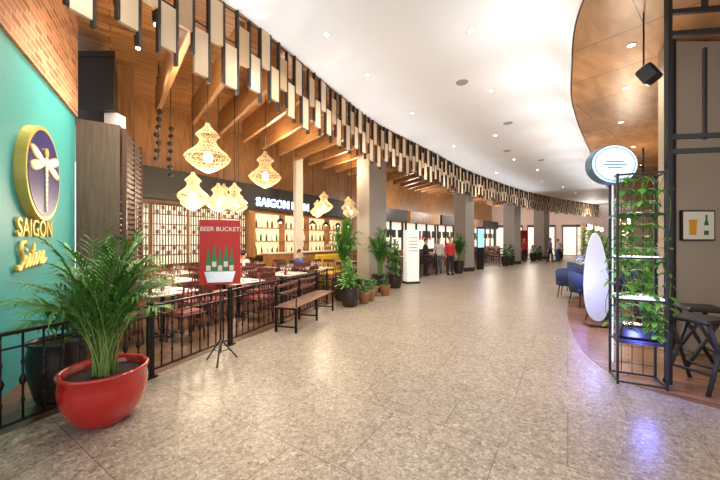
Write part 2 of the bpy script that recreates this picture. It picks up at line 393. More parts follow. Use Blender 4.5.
def column(x,y,w,h=5.44,rz=.6,lab='square grey plaster column',mat=COLG):
    r=root('column',lab,'column',(x,y,0),rz,'grey columns along the corridor')
    mk('shaft',G().box((0,0,h/2),(w,w,h),bev=.02),mat,r)
    mk('plinth',G().box((0,0,.1),(w+.04,w+.04,.2),bev=.01),BLKW,r)
column(.42,11.6,.78); column(5.4,16.6,.72); column(10.3,21.7,.8); column(15.6,27.5,.9); column(-2.3,11.9,.28,lab='slim column in a lit-looking pale tone inside the dining area',mat=COLW)
cr=root('column','wide beige board-clad column behind the bar stool','column',(5.02,4.58,0),0)
mk('shaft',G().box((0,0,2.19),(1.3,.26,4.38),bev=.02),COLB,cr)
gg=G()
for x in(-.67,.67): gg.box((x,-.12,2.19),(.06,.06,4.38))
mk('corner_trim',gg,BLKW,cr)

# ---------------------------------------------------------------- hanging slat screen
hs=root('hanging_slat_screen','curved ceiling screen of staggered tan wood slats with black rods','ceiling screen',(0,0,0))
g=G()
for z in(4.5,4.95): g.tube([(v.x,v.y,z) for v in fr],.015,4)
mk('rail',g,BLACK,hs)
SP=.22
st=resample([v.copy() for v in fr],SP)
def slatmesh(h,dz,bh,mi=0):
    g=G(); d=.05;w=.185
    vs=[(x*w/2,y*d/2,z) for z in(dz-h/2,dz+h/2) for y in(-1,1) for x in(-1,1)]
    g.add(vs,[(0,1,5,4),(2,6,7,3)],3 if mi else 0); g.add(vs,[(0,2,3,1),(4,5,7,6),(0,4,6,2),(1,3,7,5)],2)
    g.box((SP/2,0,(bh+5.0)/2),(.030,.06,5.0-bh),1)
    return g
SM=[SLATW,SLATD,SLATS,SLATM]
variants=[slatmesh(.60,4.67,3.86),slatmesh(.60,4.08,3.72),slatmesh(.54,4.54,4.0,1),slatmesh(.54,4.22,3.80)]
vm=[]; rest=G()
seq=[0,1,2,3,0,3,2,1]
for i,p in enumerate(st[:-1]):
    t=(st[i+1]-p).normalized(); a=math.atan2(t.y,t.x); vi=seq[i%8]
    if i<98:
        if len(vm)<4 and vi==len(vm):
            o=mk('slat',variants[vi],SM,hs); vm.append(o)
        elif vi<len(vm): o=vm[vi].copy(); COL.objects.link(o)
        else: o=mk('slat',variants[vi],SM,hs)
        o.location=(p.x,p.y,R(-.05,.05)); o.rotation_euler=(0,0,a)
    else:
        mt=Matrix.Rotation(a,3,'Z'); v=variants[vi]; o0=len(rest.v); dz=R(-.05,.05)
        rest.v+=[tuple(mt@Vector(q)+Vector((p.x,p.y,dz))) for q in v.v]
        rest.f+=[tuple(k+o0 for k in f) for f in v.f]; rest.m+=v.m; rest.s+=v.s
mk('slats',rest,SM,hs,kind='stuff')

bd=Vector((-.62,.78)); ba=math.atan2(bd.y,bd.x)
st2=resample([v.copy() for v in fr],.8)
for i,p in enumerate(st2[4:36]):
    s=p+Vector((-.1,.13)); Lb=3.6
    g=G().box((Lb/2,0,4.72),(Lb,.09,.60),bev=.012)
    mk('ceiling_beam',g,BEAM,loc=(s.x,s.y,0),rz=ba+ (0 if i<12 else -.25),label='deep golden-brown wooden ceiling beam over the dining area',cat='beam',group='ceiling beams behind the slat screen')

# ---------------------------------------------------------------- downlights
def downlight(x,y,z=5.0,first=[None]):
    if first[0] is None:
        r=root('downlight','small round recessed ceiling downlight with white rim','downlight',(x,y,z),0,'recessed ceiling downlights')
        mk('rim',G().lathe([(.045,-.002),(.06,-.012),(.068,0)],16),M('downlight_rim',(.45,.44,.43),.5),r)
        mk('lens',G().lathe([(0,-.004),(.045,-.004)],16),DOWN,r)
        first[0]=r
    else: dup(first[0],(x,y,z))
DL=[(.15,6.6),(-.95,3.9),(1.25,3.4),(-.55,5.3),(3.0,7.3),(1.4,8.6),(4.4,10.4),(3.4,11.6),(6.5,13.5),(8.6,15.5),(6.9,16.2),(10.5,18.5),(13,20.5),(15.5,23),(1.8,5.2)]
for x,y in DL: downlight(x,y)
SD=((3.9,4.6),(4.9,5.9),(6.2,7.6),(8.2,9.6),(10.5,12))
for x,y in SD: downlight(x,y,4.40)
GRL=M('grille_grey',(.35,.33,.31),.6)
for x,y in((2.2,6.9),(4.3,9.3),(5.6,12.2),(7.7,13.6)):
    mk('ceiling_speaker',G().lathe([(0,-.01),(.10,-.01),(.12,-.015),(.13,0)],20),GRL,loc=(x,y,5.0),label='round grey flush ceiling speaker grille',cat='ceiling speaker',group='ceiling speakers')
for (x,y) in((-3.5,4.6),(-3.9,5.6),(-3.2,5.0),(-4.4,7.0)):
    r=root('track_spotlight','black cylindrical spotlight hanging from the wooden ceiling','spotlight',(x,y,5.45),0,'black ceiling spotlights')
    mk('stem',G().tube([(0,0,0),(0,0,-.35)],.012,6),BLACK,r)
    mk('housing',G().tube([(0,0,-.3),(.05,-.05,-.52)],.05,12),BLACK,r)
    mk('lens',G().tube([(.051,-.051,-.521),(.053,-.053,-.53)],.035,12),DOWN,r)
for x,y,zb in((-4.35,6.9,3.3),(-4.2,7.1,3.0)):
    g=G()
    g.tube([(0,0,5.45-zb),(0,0,0)],.008,5)
    for i in range(7): g.ell((R(-.03,.03),R(-.03,.03),.05+i*.17),(.06,.06,.05),10,6)
    mk('bead_pendant',g,BLACK,loc=(x,y,zb),label='black string of round beads hanging from the ceiling',cat='hanging ornament',group='black bead pendants')

# ---------------------------------------------------------------- pendants
PROF=[(.035,1.0),(.05,.94),(.10,.88),(.17,.82),(.20,.77),(.15,.71),(.14,.65),(.18,.57),(.26,.49),(.35,.42),(.40,.35),(.37,.28),(.28,.20),(.17,.13),(.07,.08),(.03,.06)]
def lamp_shade_mesh(seg=20):
    g=G(); vs=[]
    for i,(r,z) in enumerate(PROF):
        vs+=[(r*math.cos(2*pi*(k+.5*(i%2))/seg),r*math.sin(2*pi*(k+.5*(i%2))/seg),z) for k in range(seg)]
    fs=[]
    for i in range(len(PROF)-1):
        for k in range(seg):
            j=(k+1)%seg; a=i*seg; b=(i+1)*seg
            if i%2==0: fs+=[(a+k,b+k,a+j),(a+j,b+k,b+j)]
            else: fs+=[(a+k,b+k,b+j),(a+k,b+j,a+j)]
    g.add(vs,fs,0,False); return g
def pendant(x,y,zb,s=1.0,lab='tiered bell-shaped woven rattan pendant lamp glowing amber'):
    r=root('pendant_lamp',lab,'pendant lamp',(x,y,zb),0,'woven rattan pendant lamps')
    g=lamp_shade_mesh(); g.v=[(a*s,b*s,c*s) for a,b,c in g.v]
    o=mk('lampshade',g,RATT,r)
    w=o.modifiers.new('weave','WIREFRAME'); w.thickness=.011+.003*s; w.use_even_offset=False
    for rr,z in((.40,.35),(.20,.77)):
        mk('hoop',G().tube([(rr*s*math.cos(2*pi*k/24),rr*s*math.sin(2*pi*k/24),z*s) for k in range(25)],.011*s+.004,5),RATT,r)
    mk('bulb',G().ell((0,0,.36*s),(.08*s,.08*s,.11*s),12,8),BULB,r)
    mk('cord',G().tube([(0,0,.45*s),(0,0,5.44-zb)],.008,6),BLACK,r)
PD=[(-2.9,6.1,2.82,1.0),(-3.6,6.9,2.28,.78),(-3.5,7.9,2.25,.75),(-2.25,7.6,2.78,.92),(-4.5,8.6,2.35,.75),(-3.95,10.4,2.45,.7),(-1.15,10.2,2.42,.72),(-1.65,12.4,2.45,.7),(-.3,11.0,2.3,.7),(-4.0,9.4,2.6,.65),(-2.9,7.4,2.22,.7),(-.45,12.2,2.6,.65)]
for p in PD: pendant(*p)

# ---------------------------------------------------------------- plants
def blade(g,p,d,l,w,mat=0,droop=.25):
    d=Vector(d).normalized(); s=d.cross(Vector((0,0,1)))
    if s.length<.05: s=Vector((1,0,0))
    s.normalize(); p=Vector(p)
    m=p+d*l*.4; tip=p+d*l+Vector((0,0,-droop*l)); m2=p+d*l*.75+Vector((0,0,-droop*l*.45))
    g.add([p,m+s*w,m2+s*w*.7,tip,m2-s*w*.7,m-s*w],[(0,1,5),(1,2,4,5),(2,3,4)],mat,True)
def palm_foliage(n,L,spread,width=.02,leaf=.26,zb=0,up=0):
    g=G()
    for i in range(n):
        a=2*pi*i/n*2.4+R(-.3,.3); out=R(.2,1)*spread; LL=L*R(.65,1.05); d=Vector((math.cos(a),math.sin(a),0))
        b=Vector((R(-.07,.07),R(-.07,.07),zb)); pts=[]
        for k in range(13):
            t=k/12; pts.append(b+d*out*t**1.6+Vector((0,0,LL*(1.25*t-(.55-up)*t*t*(.6+out/spread*.8)))))
        g.tube(pts,[.009*(1-k/14) for k in range(13)],4,1,cap=False)
        for k in range(4,13):
            tg=(pts[k]-pts[k-1]).normalized(); sd=tg.cross(Vector((0,0,1)))
            if sd.length<.05: sd=Vector((-d.y,d.x,0))
            sd.normalize()
            for sub in(0,.5):
                q=pts[k-1].lerp(pts[k],1-sub); ll=leaf*math.sin(pi*(.25+.68*(k-sub-4)/9))+.05
                for sg_ in(-1,1):
                    blade(g,q,sd*sg_*R(.6,.9)+tg*R(.7,1.1)+Vector((0,0,R(-.1,.2))),ll*R(.8,1.15),width*R(.45,.7),0,R(.15,.5))
    return g
def bush(n,r,h,leaf=.1,zb=0,wide=.4):
    g=G()
    for i in range(n):
        a=R(0,2*pi); el=R(.1,1.5); d=Vector((math.cos(a)*math.cos(el),math.sin(a)*math.cos(el),math.sin(el)))
        p=Vector((d.x*r*R(.1,.9),d.y*r*R(.1,.9),zb+h*R(.05,.95)*max(.35,math.sin(el))))
        if i%3==0: g.tube([(0,0,zb),p],.005,3,1,cap=False)
        blade(g,p,(d.x,d.y,R(-.2,.9)),leaf*R(.7,1.4),leaf*wide*R(.6,1),0,R(.1,.5))
    return g
def potted(name,label,loc,potprof,potmat,fol,leafmat=LEAF,group=None,soilz=None,soilr=None,rz=0):
    r=root(name,label,'potted plant',loc,rz,group)
    mk('pot',G().lathe(potprof,36),potmat,r)
    z=soilz if soilz is not None else max(p[1] for p in potprof)-.05
    mk('soil',G().lathe([(0,z+.01),(soilr or .9*potprof[-1][0],z)],20),SOIL,r)
    mk('foliage',fol,[leafmat,STEM],r)
    return r
bowl=[(0,0),(.17,0),(.20,.02),(.275,.12),(.315,.24),(.325,.34),(.315,.43),(.33,.445),(.335,.465),(.32,.475),(.295,.465),(.29,.38)]
potted('potted_palm','feathery green areca palm in a round glossy red bowl',(-2.28,2.86,0),bowl,REDP,palm_foliage(66,1.46,.64,.014,.25,.40,.09),soilz=.40,soilr=.29)
tall=[(0,0),(.16,0),(.19,.05),(.235,.25),(.25,.45),(.23,.56),(.25,.58),(.25,.6),(.22,.6),(.21,.52)]
potted('potted_plant','leafy plant in a dark glazed pot behind the railing',(-3.05,3.25,0),tall,DARKP,palm_foliage(14,.7,.3,.022,.16,.52),LEAF2,soilz=.54,soilr=.215)
potted('potted_plant','dark potted shrub beside the teal wall',(-3.35,4.05,0),tall,DARKP,bush(160,.33,.6,.12,.54),LEAF2,soilz=.54,soilr=.215)
potted('potted_palm','tall bushy palm in a large black pot at the bench end',(-.42,8.5,0),[(a*1.3,b*1.1) for a,b in tall],DARKP,palm_foliage(38,1.95,.5,.022,.26,.6),LEAF3,soilz=.6,soilr=.27)
potted('potted_plant','wide green shrub in a black pot near the bench',(-.25,7.75,0),[(a*1.0,b*.8) for a,b in tall],DARKP,bush(240,.38,.8,.13,.42,.25),LEAF3,soilz=.43,soilr=.21)
potted('potted_palm','dark green palm in a black pot by the column',(.62,9.9,0),[(a*1.1,b*.9) for a,b in tall],DARKP,palm_foliage(36,1.85,.6,.022,.28,.5),LEAF,soilz=.48,soilr=.23)
potted('potted_plant','round leafy shrub in a dark pot near the column',(1.15,10.7,0),[(a*1.1,b*.8) for a,b in tall],DARKP,bush(240,.4,1.2,.15,.42),LEAF2,soilz=.43,soilr=.23)
sm=[(0,0),(.09,0),(.13,.22),(.14,.24),(.12,.24),(.11,.19)]
for x,y,m,lab in((.1,8.85,TERR,'small terracotta pot with a low green plant'),(.38,9.15,BASK,'small woven basket planter with a low green plant'),(.25,8.45,BASK,'small woven basket planter with leafy herbs'),(.72,9.25,TERR,'small terracotta pot with leafy herbs'),(.1,8.1,TERR,'small terracotta pot beside the black pots')):
    potted('potted_plant',lab,(x,y,0),[(a*1.2,b*1.2) for a,b in sm],m,bush(70,.16,.3,.09,.22),LEAF2,soilz=.23,soilr=.13)
potted('potted_palm','slim green palm in a dark pot beside the far column',(4.75,15.4,0),tall,DARKP,palm_foliage(24,1.7,.4,.03,.3,.5),LEAF,soilz=.54,soilr=.215)
for i,(x,y) in enumerate(((8.9,19.6),(9.6,20.4),(13.2,24.4),(14.2,25.4),(17,27.2))):
    potted('potted_plant','leafy shrub in a dark pot along the far walkway',(x,y,0),tall,DARKP,bush(90,.4,.8,.2,.5),LEAF2,group='distant potted shrubs',soilz=.54,soilr=.215)

# ---------------------------------------------------------------- railing
def railing(P,Q,lab,h=.85,n=None,simple=False):
    P=Vector(P);Q=Vector(Q);d=Q-P;L=d.length;a=math.atan2(d.y,d.x)
    r=root('railing',lab,'railing',(P.x,P.y,0),a,'black iron railing sections')
    mk('top_rail',G().box((L/2,0,h-.015),(L,.05,.03),bev=.008),IRON,r)
    mk('bottom_rail',G().box((L/2,0,.09),(L,.03,.02)),IRON,r)
    mk('middle_rail',G().box((L/2,0,h-.14),(L,.02,.015)),IRON,r)
    for x in(.02,L-.02):
        mk('post',G().box((x,0,h/2),(.035,.035,h)).box((x,0,.01),(.09,.09,.016)).ell((x,0,h+.02),(.025,.025,.03),10,6),IRON,r)
    n=n or max(2,int(L/.13)); base=None
    for i in range(1,n):
        x=L*i/n
        if base is None:
            g=G()
            g.tube([(0,0,.09),(0,0,h-.03)],.009,6)
            if not simple:
                g.lathe([(.009,-.05),(.022,-.02),(.026,0),(.022,.02),(.009,.05)],8,c=(0,0,h*.5))
                g.lathe([(.009,-.025),(.016,0),(.009,.025)],8,c=(0,0,h*.3)); g.lathe([(.009,-.025),(.016,0),(.009,.025)],8,c=(0,0,h*.68))
            base=mk('baluster',g,IRON,r); base.location=(x,0,0)
        else:
            o=base.copy(); COL.objects.link(o); o.location=(x,0,0)
RP=[(-2.95,2.45),(-2.43,3.71),(-1.98,4.88),(-1.50,6.15),(-1.02,7.45),(-.82,8.0)]
for a,b in zip(RP,RP[1:]): railing(a,b,'black wrought iron railing section edging the dining area')
RP=[(1.5,12.2),(2.5,13.4),(3.5,14.6)]
for a,b in zip(RP,RP[1:]): railing(a,b,'plain black iron railing section near the reception stand',.95,simple=True)
railing((6.1,17.3),(8.4,19.2),'plain black iron railing section between the columns',.95,simple=True)

# ---------------------------------------------------------------- furniture
def chair(loc,rz,wm=CHW,sm_=SEATR,lab='dark red wooden dining chair with spindle back'):
    r=root('dining_chair',lab,'chair',loc,rz,'dark red dining chairs')
    mk('seat',G().box((0,0,.445),(.43,.42,.035),0,bev=.012).box((0,0,.475),(.39,.38,.03),1,bev=.014),[wm,sm_],r)
    g=G()
    for x in(-.19,.19): g.tube([(x,.19,.46),(x,.21,.7),(x*1.02,.25,.95)],[.017,.016,.014],6)
    g.box((0,.245,.92),(.42,.022,.09),bev=.008); g.box((0,.208,.62),(.38,.018,.04),bev=.005)
    for x in(-.12,-.06,0,.06,.12): g.tube([(x,.208,.62),(x,.243,.9)],.010,5)
    mk('backrest',g,wm,r)
    for x,y in((-.18,-.17),(.18,-.17),(-.18,.17),(.18,.17)):
        mk('leg',G().tube([(x,y,.44),(x*1.08,y*1.1,.0)],[.019,.013],6).box((x*1.05,0,.2),(.015,.34,.02)) if y>0 else G().tube([(x,y,.44),(x*1.08,y*1.1,.0)],[.019,.013],6),wm,r)
    return r
def table(loc,rz,w=.8,d=.8,lab='white-topped dining table on a black pedestal'):
    r=root('dining_table',lab,'table',loc,rz,'white dining tables')
    mk('table_top',G().box((0,0,.735),(w,d,.03),bev=.01),TOPW,r)
    mk('pedestal',G().tube([(0,0,.03),(0,0,.72)],.035,12).box((0,0,.71),(.4,.4,.02)),BLACK,r)
    mk('base',G().box((0,0,.015),(.5,.08,.03),bev=.01).box((0,0,.015),(.08,.5,.03),bev=.01),BLACK,r)
    return r
plate0=[None];glass0=[None];nap0=[None];sau0=[None]
def put(store,make,X,Y):
    if store[0] is None: store[0]=make((X,Y,.751))
    else: dup(store[0],(X,Y,.751))
def setting(x,y,rz,w,d):
    c,s=math.cos(rz),math.sin(rz)
    def W_(lx,ly): return x+c*lx-s*ly,y+s*lx+c*ly
    for sx in(-1,1):
        for sy in(-1,1):
            put(plate0,lambda l:mk('plate',G().lathe([(0,.004),(.07,.004),(.11,.016),(.112,.019),(.07,.009),(0,.008)],20),PORC,loc=l,label='round white dinner plate on a table',cat='plate',group='plates on the tables'),*W_(sx*w*.24,sy*d*.3))
            put(glass0,lambda l:mk('wine_glass',G().lathe([(0,.001),(.032,.002),(.006,.008),(.005,.08),(.02,.095),(.036,.13),(.034,.17),(.031,.19)],14),GLASS,loc=l,label='clear stemmed wine glass on a table',cat='glass',group='glasses on the tables'),*W_(sx*w*.07,sy*d*.12))
            put(nap0,lambda l:mk('napkin',G().lathe([(.035,0),(.04,.02),(.02,.08),(.03,.13),(.002,.15)],6),SEATR,loc=l,label='dark red folded napkin standing on a table',cat='napkin',group='napkins on the tables'),*W_(sx*w*.42,sy*d*.3))
    put(sau0,lambda l:mk('sauce_bottle',G().lathe([(0,0),(.028,0),(.028,.11),(.01,.15),(.01,.18),(0,.18)],10),BROWNB,loc=l,label='small brown sauce bottle on a table',cat='bottle',group='sauce bottles on the tables'),x,y)
ch0=chair((-2.62,4.95,0),2.3)
TB=[(-3.3,5.35),(-4.0,6.85),(-2.55,6.7),(-3.45,8.15),(-1.9,8.2),(-4.8,8.45),(-3.1,9.8),(-1.35,9.8),(-2.15,11.05),(-.65,12.95)]
t0=None; ra=1.1
seated={(3,1),(6,2),(7,1)}
for i,(x,y) in enumerate(TB):
    r_=ra+ (0,.05,-.05)[i%3]
    if t0 is None: t0=table((x,y,0),r_,.8,.8)
    else: dup(t0,(x,y,0),r_)
    if i<9: setting(x,y,r_,.8,.8)
    for k in range(4):
        if (i,k) in((1,1),(1,2),(5,1),(5,2),(8,0),(8,1),(9,1),(5,3)): continue
        a=r_+k*pi/2
        cx,cy=x+math.cos(a)*.60,y+math.sin(a)*.60
        if i==0 and k==3: ch0.location=(cx,cy,0); ch0.rotation_euler=(0,0,a-pi/2); continue
        dup(ch0,(cx,cy,0),a-pi/2+R(-.12,.12)*((i,k) not in seated))
for x,y in((2.2,16.3),(4.3,18.4),(6.6,20.6),(9.2,23.4),(12,26.5)):
    dup(t0,(x,y,0),.8,'white dining table in the farther eating area')
    for k in range(4):
        a=.8+k*pi/2; dup(ch0,(x+math.cos(a)*.66,y+math.sin(a)*.66,0),a-pi/2)
ang=math.atan2(.964,.265)
b=root('bench','long dark wooden slatted bench with iron frame','bench',(-1.04,6.4,0),ang)
g=G()
for i in range(5): g.box((0,-.17+i*.085,.44),(1.9,.07,.025),bev=.006)
mk('seat',g,BENW,b)
g=G()
for i in range(2): g.box((0,.225+i*.012,.62+i*.14),(1.9,.022,.055),bev=.006)
mk('backrest',g,BENW,b)
for x in(-.9,0,.9):
    g=G()
    g.box((x,-.19,.215),(.035,.035,.43)); g.box((x,.19,.40),(.035,.035,.80)); g.box((x,0,.415),(.035,.4,.03)); g.box((x,0,.1),(.03,.38,.025))
    if x: g.tube([(x,-.19,.43),(x,-.2,.64),(x,.19,.66)],.014,6)
    mk('leg_frame',g,IRON,b)
ps=root('poster_stand','red printed poster on a black tripod stand','poster stand',(-1.83,4.2,0),.25)
g=G().tube([(0,0,.12),(0,0,1.1)],.012,8)
for k in range(3):
    a=2*pi*k/3+.5; g.tube([(0,0,.3),(math.cos(a)*.22,math.sin(a)*.22,.006)],.01,6)
    g.tube([(0,0,.14),(math.cos(a)*.12,math.sin(a)*.12,.14)],.006,5)
mk('stand',g,BLACK,ps)
mk('poster_panel',G().box((0,-.02,1.44),(.5,.02,.84)),REDB,ps)
text('BEER BUCKET',.078,CREAM,ps,(0,-.034,1.74),0,.001,bold=.001)
g=G(); bp=[(-.02,0),(.02,0),(.02,.13),(.008,.18),(.008,.24),(-.008,.24),(-.008,.18),(-.02,.13)]
for i in range(5):
    x=-.14+i*.07; z=1.12+(.05 if i%2 else 0)
    g.prism([(x+a*1.5,z+c*1.5) for a,c in bp],-.036,-.032,0,'xz'); g.prism([(x-.026,z+.08),(x+.026,z+.08),(x+.026,z+.15),(x-.026,z+.15)],-.039,-.036,1,'xz')
g.prism([(-.19,1.19),(.19,1.19),(.15,1.05),(-.15,1.05)],-.041,-.037,2,'xz')
mk('bottle_print',g,[GREENB,CREAM,CHROME],ps)
r=root('reception_stand','white glowing upright reception stand','reception stand',(1.9,11.9,0),.3)
mk('body',G().box((0,0,1.02),(.5,.35,1.9),bev=.02),M('lit_white',(.85,.84,.8),.4,emit=.3,ecol=(1,.97,.9)),r)
mk('base',G().box((0,0,.035),(.56,.42,.07),bev=.01),BLACK,r)
gg=G()
for q in range(5): gg.box((0,-.18,1.2+q*.12),(.36-.04*(q%2),.01,.02))
mk('menu_print',gg,BLKW,r)
r=root('banquette','mustard yellow upholstered banquette seat','sofa',(-.92,11.5,0),.95)
mk('seat',G().box((0,0,.25),(1.3,.6,.5),bev=.06),YEL,r); mk('backrest',G().box((0,.32,.55),(1.3,.14,1.1),bev=.05),YEL,r)
r=root('display_totem','tall screen glowing blue on a black stand','display screen',(6.5,17.3,0),.4)
mk('screen',G().box((0,-.04,1.7),(.4,.02,1.0)),SCREENB,r); mk('casing',G().box((0,0,1.15),(.48,.06,2.3),bev=.01),BLACK,r)
r=root('banner_stand','tall red roll-up banner','banner',(13.6,26.5,0),.4)
mk('banner',G().box((0,0,1.25),(.8,.02,2.3)),REDB,r); mk('base',G().box((0,0,.04),(.84,.25,.08),bev=.02),BLACK,r)

# ---------------------------------------------------------------- teal wall logo
lg=root('wall_logo','round navy and gold dragonfly emblem with gold lettering','sign',(A.x,A.y,0),th)
lx=.86; lz=2.42
mk('emblem_disc',G().tube([(lx,-.001,lz),(lx,-.10,lz)],.575,48,0,sm=False),GOLD,lg)
mk('emblem_face',G().tube([(lx,-.099,lz),(lx,-.106,lz)],.53,48,0,sm=False),NAVY,lg)
def ringxz(cx,cz,ro,ri,y1,n=48):
    vs=[];fs=[]
    for k in range(n):
        t=2*pi*k/n
        for rr in(ro,ri): vs.append((cx+rr*math.cos(t),y1,cz+rr*math.sin(t)))
    for k in range(n): j=(k+1)%n; fs.append((2*k,2*j,2*j+1,2*k+1))
    return vs,fs
def petal(cx,cz,ax,l,w):
    pts=[]
    for k in range(16):
        t=2*pi*k/16; u=l/2*(1+math.cos(t)); q=w*math.sin(t)*(.4+.6*u/l)
        pts.append((cx+math.cos(ax)*u-math.sin(ax)*q,cz+math.sin(ax)*u+math.cos(ax)*q))
    return pts
g=G()
for a in(.24,-.22,pi-.24,pi+.22):
    g.prism(petal(lx,lz+.13,a,.49,.085),-.112,-.106,1,'xz')
    g.prism(petal(lx+.015*math.cos(a),lz+.13+.015*math.sin(a),a,.455,.066),-.118,-.113,0,'xz')
for k in range(9): # segmented tapering tail
    z=lz+.08-k*.062; w=.042-.0025*k; g.prism([(lx-w,z),(lx+w,z),(lx+w*.8,z-.052),(lx-w*.8,z-.052)],-.122,-.108,0,'xz')
g.prism([(lx+.06*math.cos(2*pi*k/14),lz+.14+.075*math.sin(2*pi*k/14)) for k in range(14)],-.124,-.108,0,'xz')
g.prism([(lx+.06*math.cos(2*pi*k/14),lz+.27+.055*math.sin(2*pi*k/14)) for k in range(14)],-.124,-.108,1,'xz')
mk('dragonfly',g,[CREAM,GOLD],lg)
text('SAIGON',.30,GOLD,lg,(.85,-.02,1.735),0,.014,bold=.004)
def stroke(pts,ox,oz,s,r,g):
    P=catmull([(x,z,0) for x,z in pts],5)
    q=[(ox+(p.x+p.y*.28)*s,-.03,oz+p.y*s+p.x*s*.05) for p in P]
    g.tube(q,r,6)
g=G(); S=.155; OX=.28; OZ=1.26
stroke([(1.05,1.75),(.8,2.0),(.3,1.9),(.2,1.45),(.6,1.05),(.75,.5),(.45,.05),(.0,.1),(-.15,.45)],OX,OZ,S,.022,g)
word=[]; o=1.0
def L_(pts,w):
    global o
    word.extend([(x+o,z) for x,z in pts]); o+=w
L_([(0,.3),(.22,.95),(.18,.25),(.35,.05)],.55)
L_([(.1,.35),(.4,1.05),(.5,.5),(.25,.05)],.72)
L_([(.1,.4),(.3,1.75),(.2,.4),(.4,.05)],.62)
L_([(.1,.4),(.42,.75),(.28,1.0),(.08,.55),(.3,.05)],.68)
L_([(.05,.4),(.2,1.05),(.3,.85),(.5,.9),(.42,.3),(.55,.05)],.72)
L_([(.1,.4),(.4,1.05),(.5,.5),(.2,.0),(.7,.15),(1.2,.4)],.8)
stroke(word,OX,OZ,S,.017,g)
stroke([(2.15,1.2),(2.9,1.3)],OX,OZ,S,.014,g)
g.ell((OX+(1.25+1.35*.28)*S,-.03,OZ+1.4*S),(.024,.02,.024),8,6)
mk('script_lettering',g,GOLD,lg)

# ---------------------------------------------------------------- right side: trellis frame
fx,fy=3.13,3.62
tr=root('trellis_frame','slim black metal box trellis with climbing plants and lit shelves','trellis',(fx,fy,0),-.45)
W,D,H=.42,.32,2.34
g=G()
for x in(-W/2,W/2):
    for y in(-D/2,D/2): g.box((x,y,H/2),(.022,.022,H))
for z in(.03,.47,.94,1.4,1.88,H-.015):
    for y in(-D/2,D/2): g.box((0,y,z),(W,.018,.018))
    for x in(-W/2,W/2): g.box((x,0,z),(.018,D,.018))
mk('frame',g,BLACK,tr)
g=G()
for x in(-.1,0,.1): g.box((x,D/2,H/2),(.007,.007,H-.05))
for i in range(11): g.box((0,D/2,.15+i*.2),(W,.006,.006))
mk('mesh_panel',g,BLACK,tr)
mk('light_strip',G().box((-W/2+.02,D/2-.03,1.2),(.010,.010,2.1)),BLUEG,tr)
mk('shelf',G().box((0,0,.955),(W-.03,D-.03,.03)),SHLIT,tr)
mk('shelf',G().box((0,0,1.41),(W-.03,D*.5,.015)),SHLIT,tr)
mk('lower_shelf',G().box((0,0,.485),(W-.04,D-.04,.02)),BLKW,tr)
r=root('climbing_plant','leafy green vine growing through the trellis','climbing plant',(fx,fy,0),-.45)
g=G()
for k in range(15):
    x,y=R(-.2,.2),R(-.14,.16); pts=[]
    for i in range(14):
        x+=R(-.05,.05); y+=R(-.04,.04); x=max(-.27,min(.27,x)); y=max(-.18,min(.2,y))
        pts.append((x,y,.6+i*.130))
    g.tube(pts,.004,4,1)
    for p in pts:
        if R(0,1)<.2: continue
        for q in range(3):
            a=R(0,2*pi); blade(g,p,(math.cos(a),math.sin(a),R(-.6,.4)),R(.06,.12),R(.022,.038),0,.4)
for k in range(5):
    x=R(.0,.2); y=R(-.16,.1); pts=[(x+R(-.03,.03)+i*.01,y+R(-.03,.03),.93-i*.07) for i in range(6)]
    g.tube(pts,.004,4,1)
    for p in pts:
        for q in range(3):
            a=R(0,2*pi); blade(g,p,(math.cos(a),math.sin(a),R(-.6,.3)),R(.06,.11),R(.022,.036),0,.4)
mk('foliage',g,[LEAF3,STEM],r)
mk('pot',G().box((0,0,.575),(.34,.20,.15),bev=.02),DARKP,r)
rs=root('round_sign','oval double-sided white light box sign on a black bracket','sign',(2.92,3.72,2.47),0)
def disc(rx,rz_,y0,y1): return G().prism([(rx*math.cos(2*pi*k/48),rz_*math.sin(2*pi*k/48)) for k in range(48)],y0,y1,0,'xz')
mk('casing',disc(.27,.225,-.05,.05),M('sign_rim',(.08,.16,.22),.4),rs)
mk('face',disc(.258,.213,-.056,-.049),M('sign_face',(.75,.9,1),.4,emit=.7,ecol=(.62,.84,1)),rs)
g=G(); vs=[];fs=[];n=48
for k in range(n):
    t=2*pi*k/n
    for q in(.235,.226): vs.append((q*math.cos(t),-.058,q*.82*math.sin(t)))
for k in range(n): j=(k+1)%n; fs.append((2*k,2*j,2*j+1,2*k+1))
g.add(vs,fs)
for z,w in((.03,.20),(-.005,.26),(-.04,.16)): g.box((0,-.058,z),(w,.004,.010))
mk('emblem',g,M('sign_blue',(.03,.28,.50),.4),rs)
mk('bracket',G().tube([(.2,0,0),(.38,0,-.02)],.012,6).tube([(.37,0,-.15),(.37,0,.2)],.012,6),BLACK,rs)
g=G()
px,py=3.42,3.55
g.box((px,py,2.19),(.05,.05,4.38))
for z in(4.12,3.88,2.74,2.58): g.box((px+.7,py-.1,z),(1.42,.04,.05),rz=-.14)
g.box((px+.35,py-.05,4.25),(.04,.04,.3)); g.box((px+.35,py-.05,3.2),(.03,.03,1.0))
mk('metal_frame',g,BLACK,label='tall black steel frame with paired crossbars',cat='metal frame')
r=root('loudspeaker','black box loudspeaker hung from the wooden soffit','loudspeaker',(3.52,3.9,3.62),.5)
mk('cabinet',G().box((0,0,0),(.15,.17,.22),rot=Matrix.Rotation(-.5,3,'X'),bev=.02),BLACK,r)
mk('bracket',G().tube([(0,0.05,.1),(0,.05,.78)],.010,6),BLACK,r)
r=root('framed_picture','small black-framed print of a beer glass and bottle','picture',(4.66,4.45,1.8),0)
mk('frame',G().box((0,-.03,0),(.46,.03,.42)),BLACK,r)
mk('print',G().box((0,-.047,0),(.42,.006,.38)),CREAM,r)
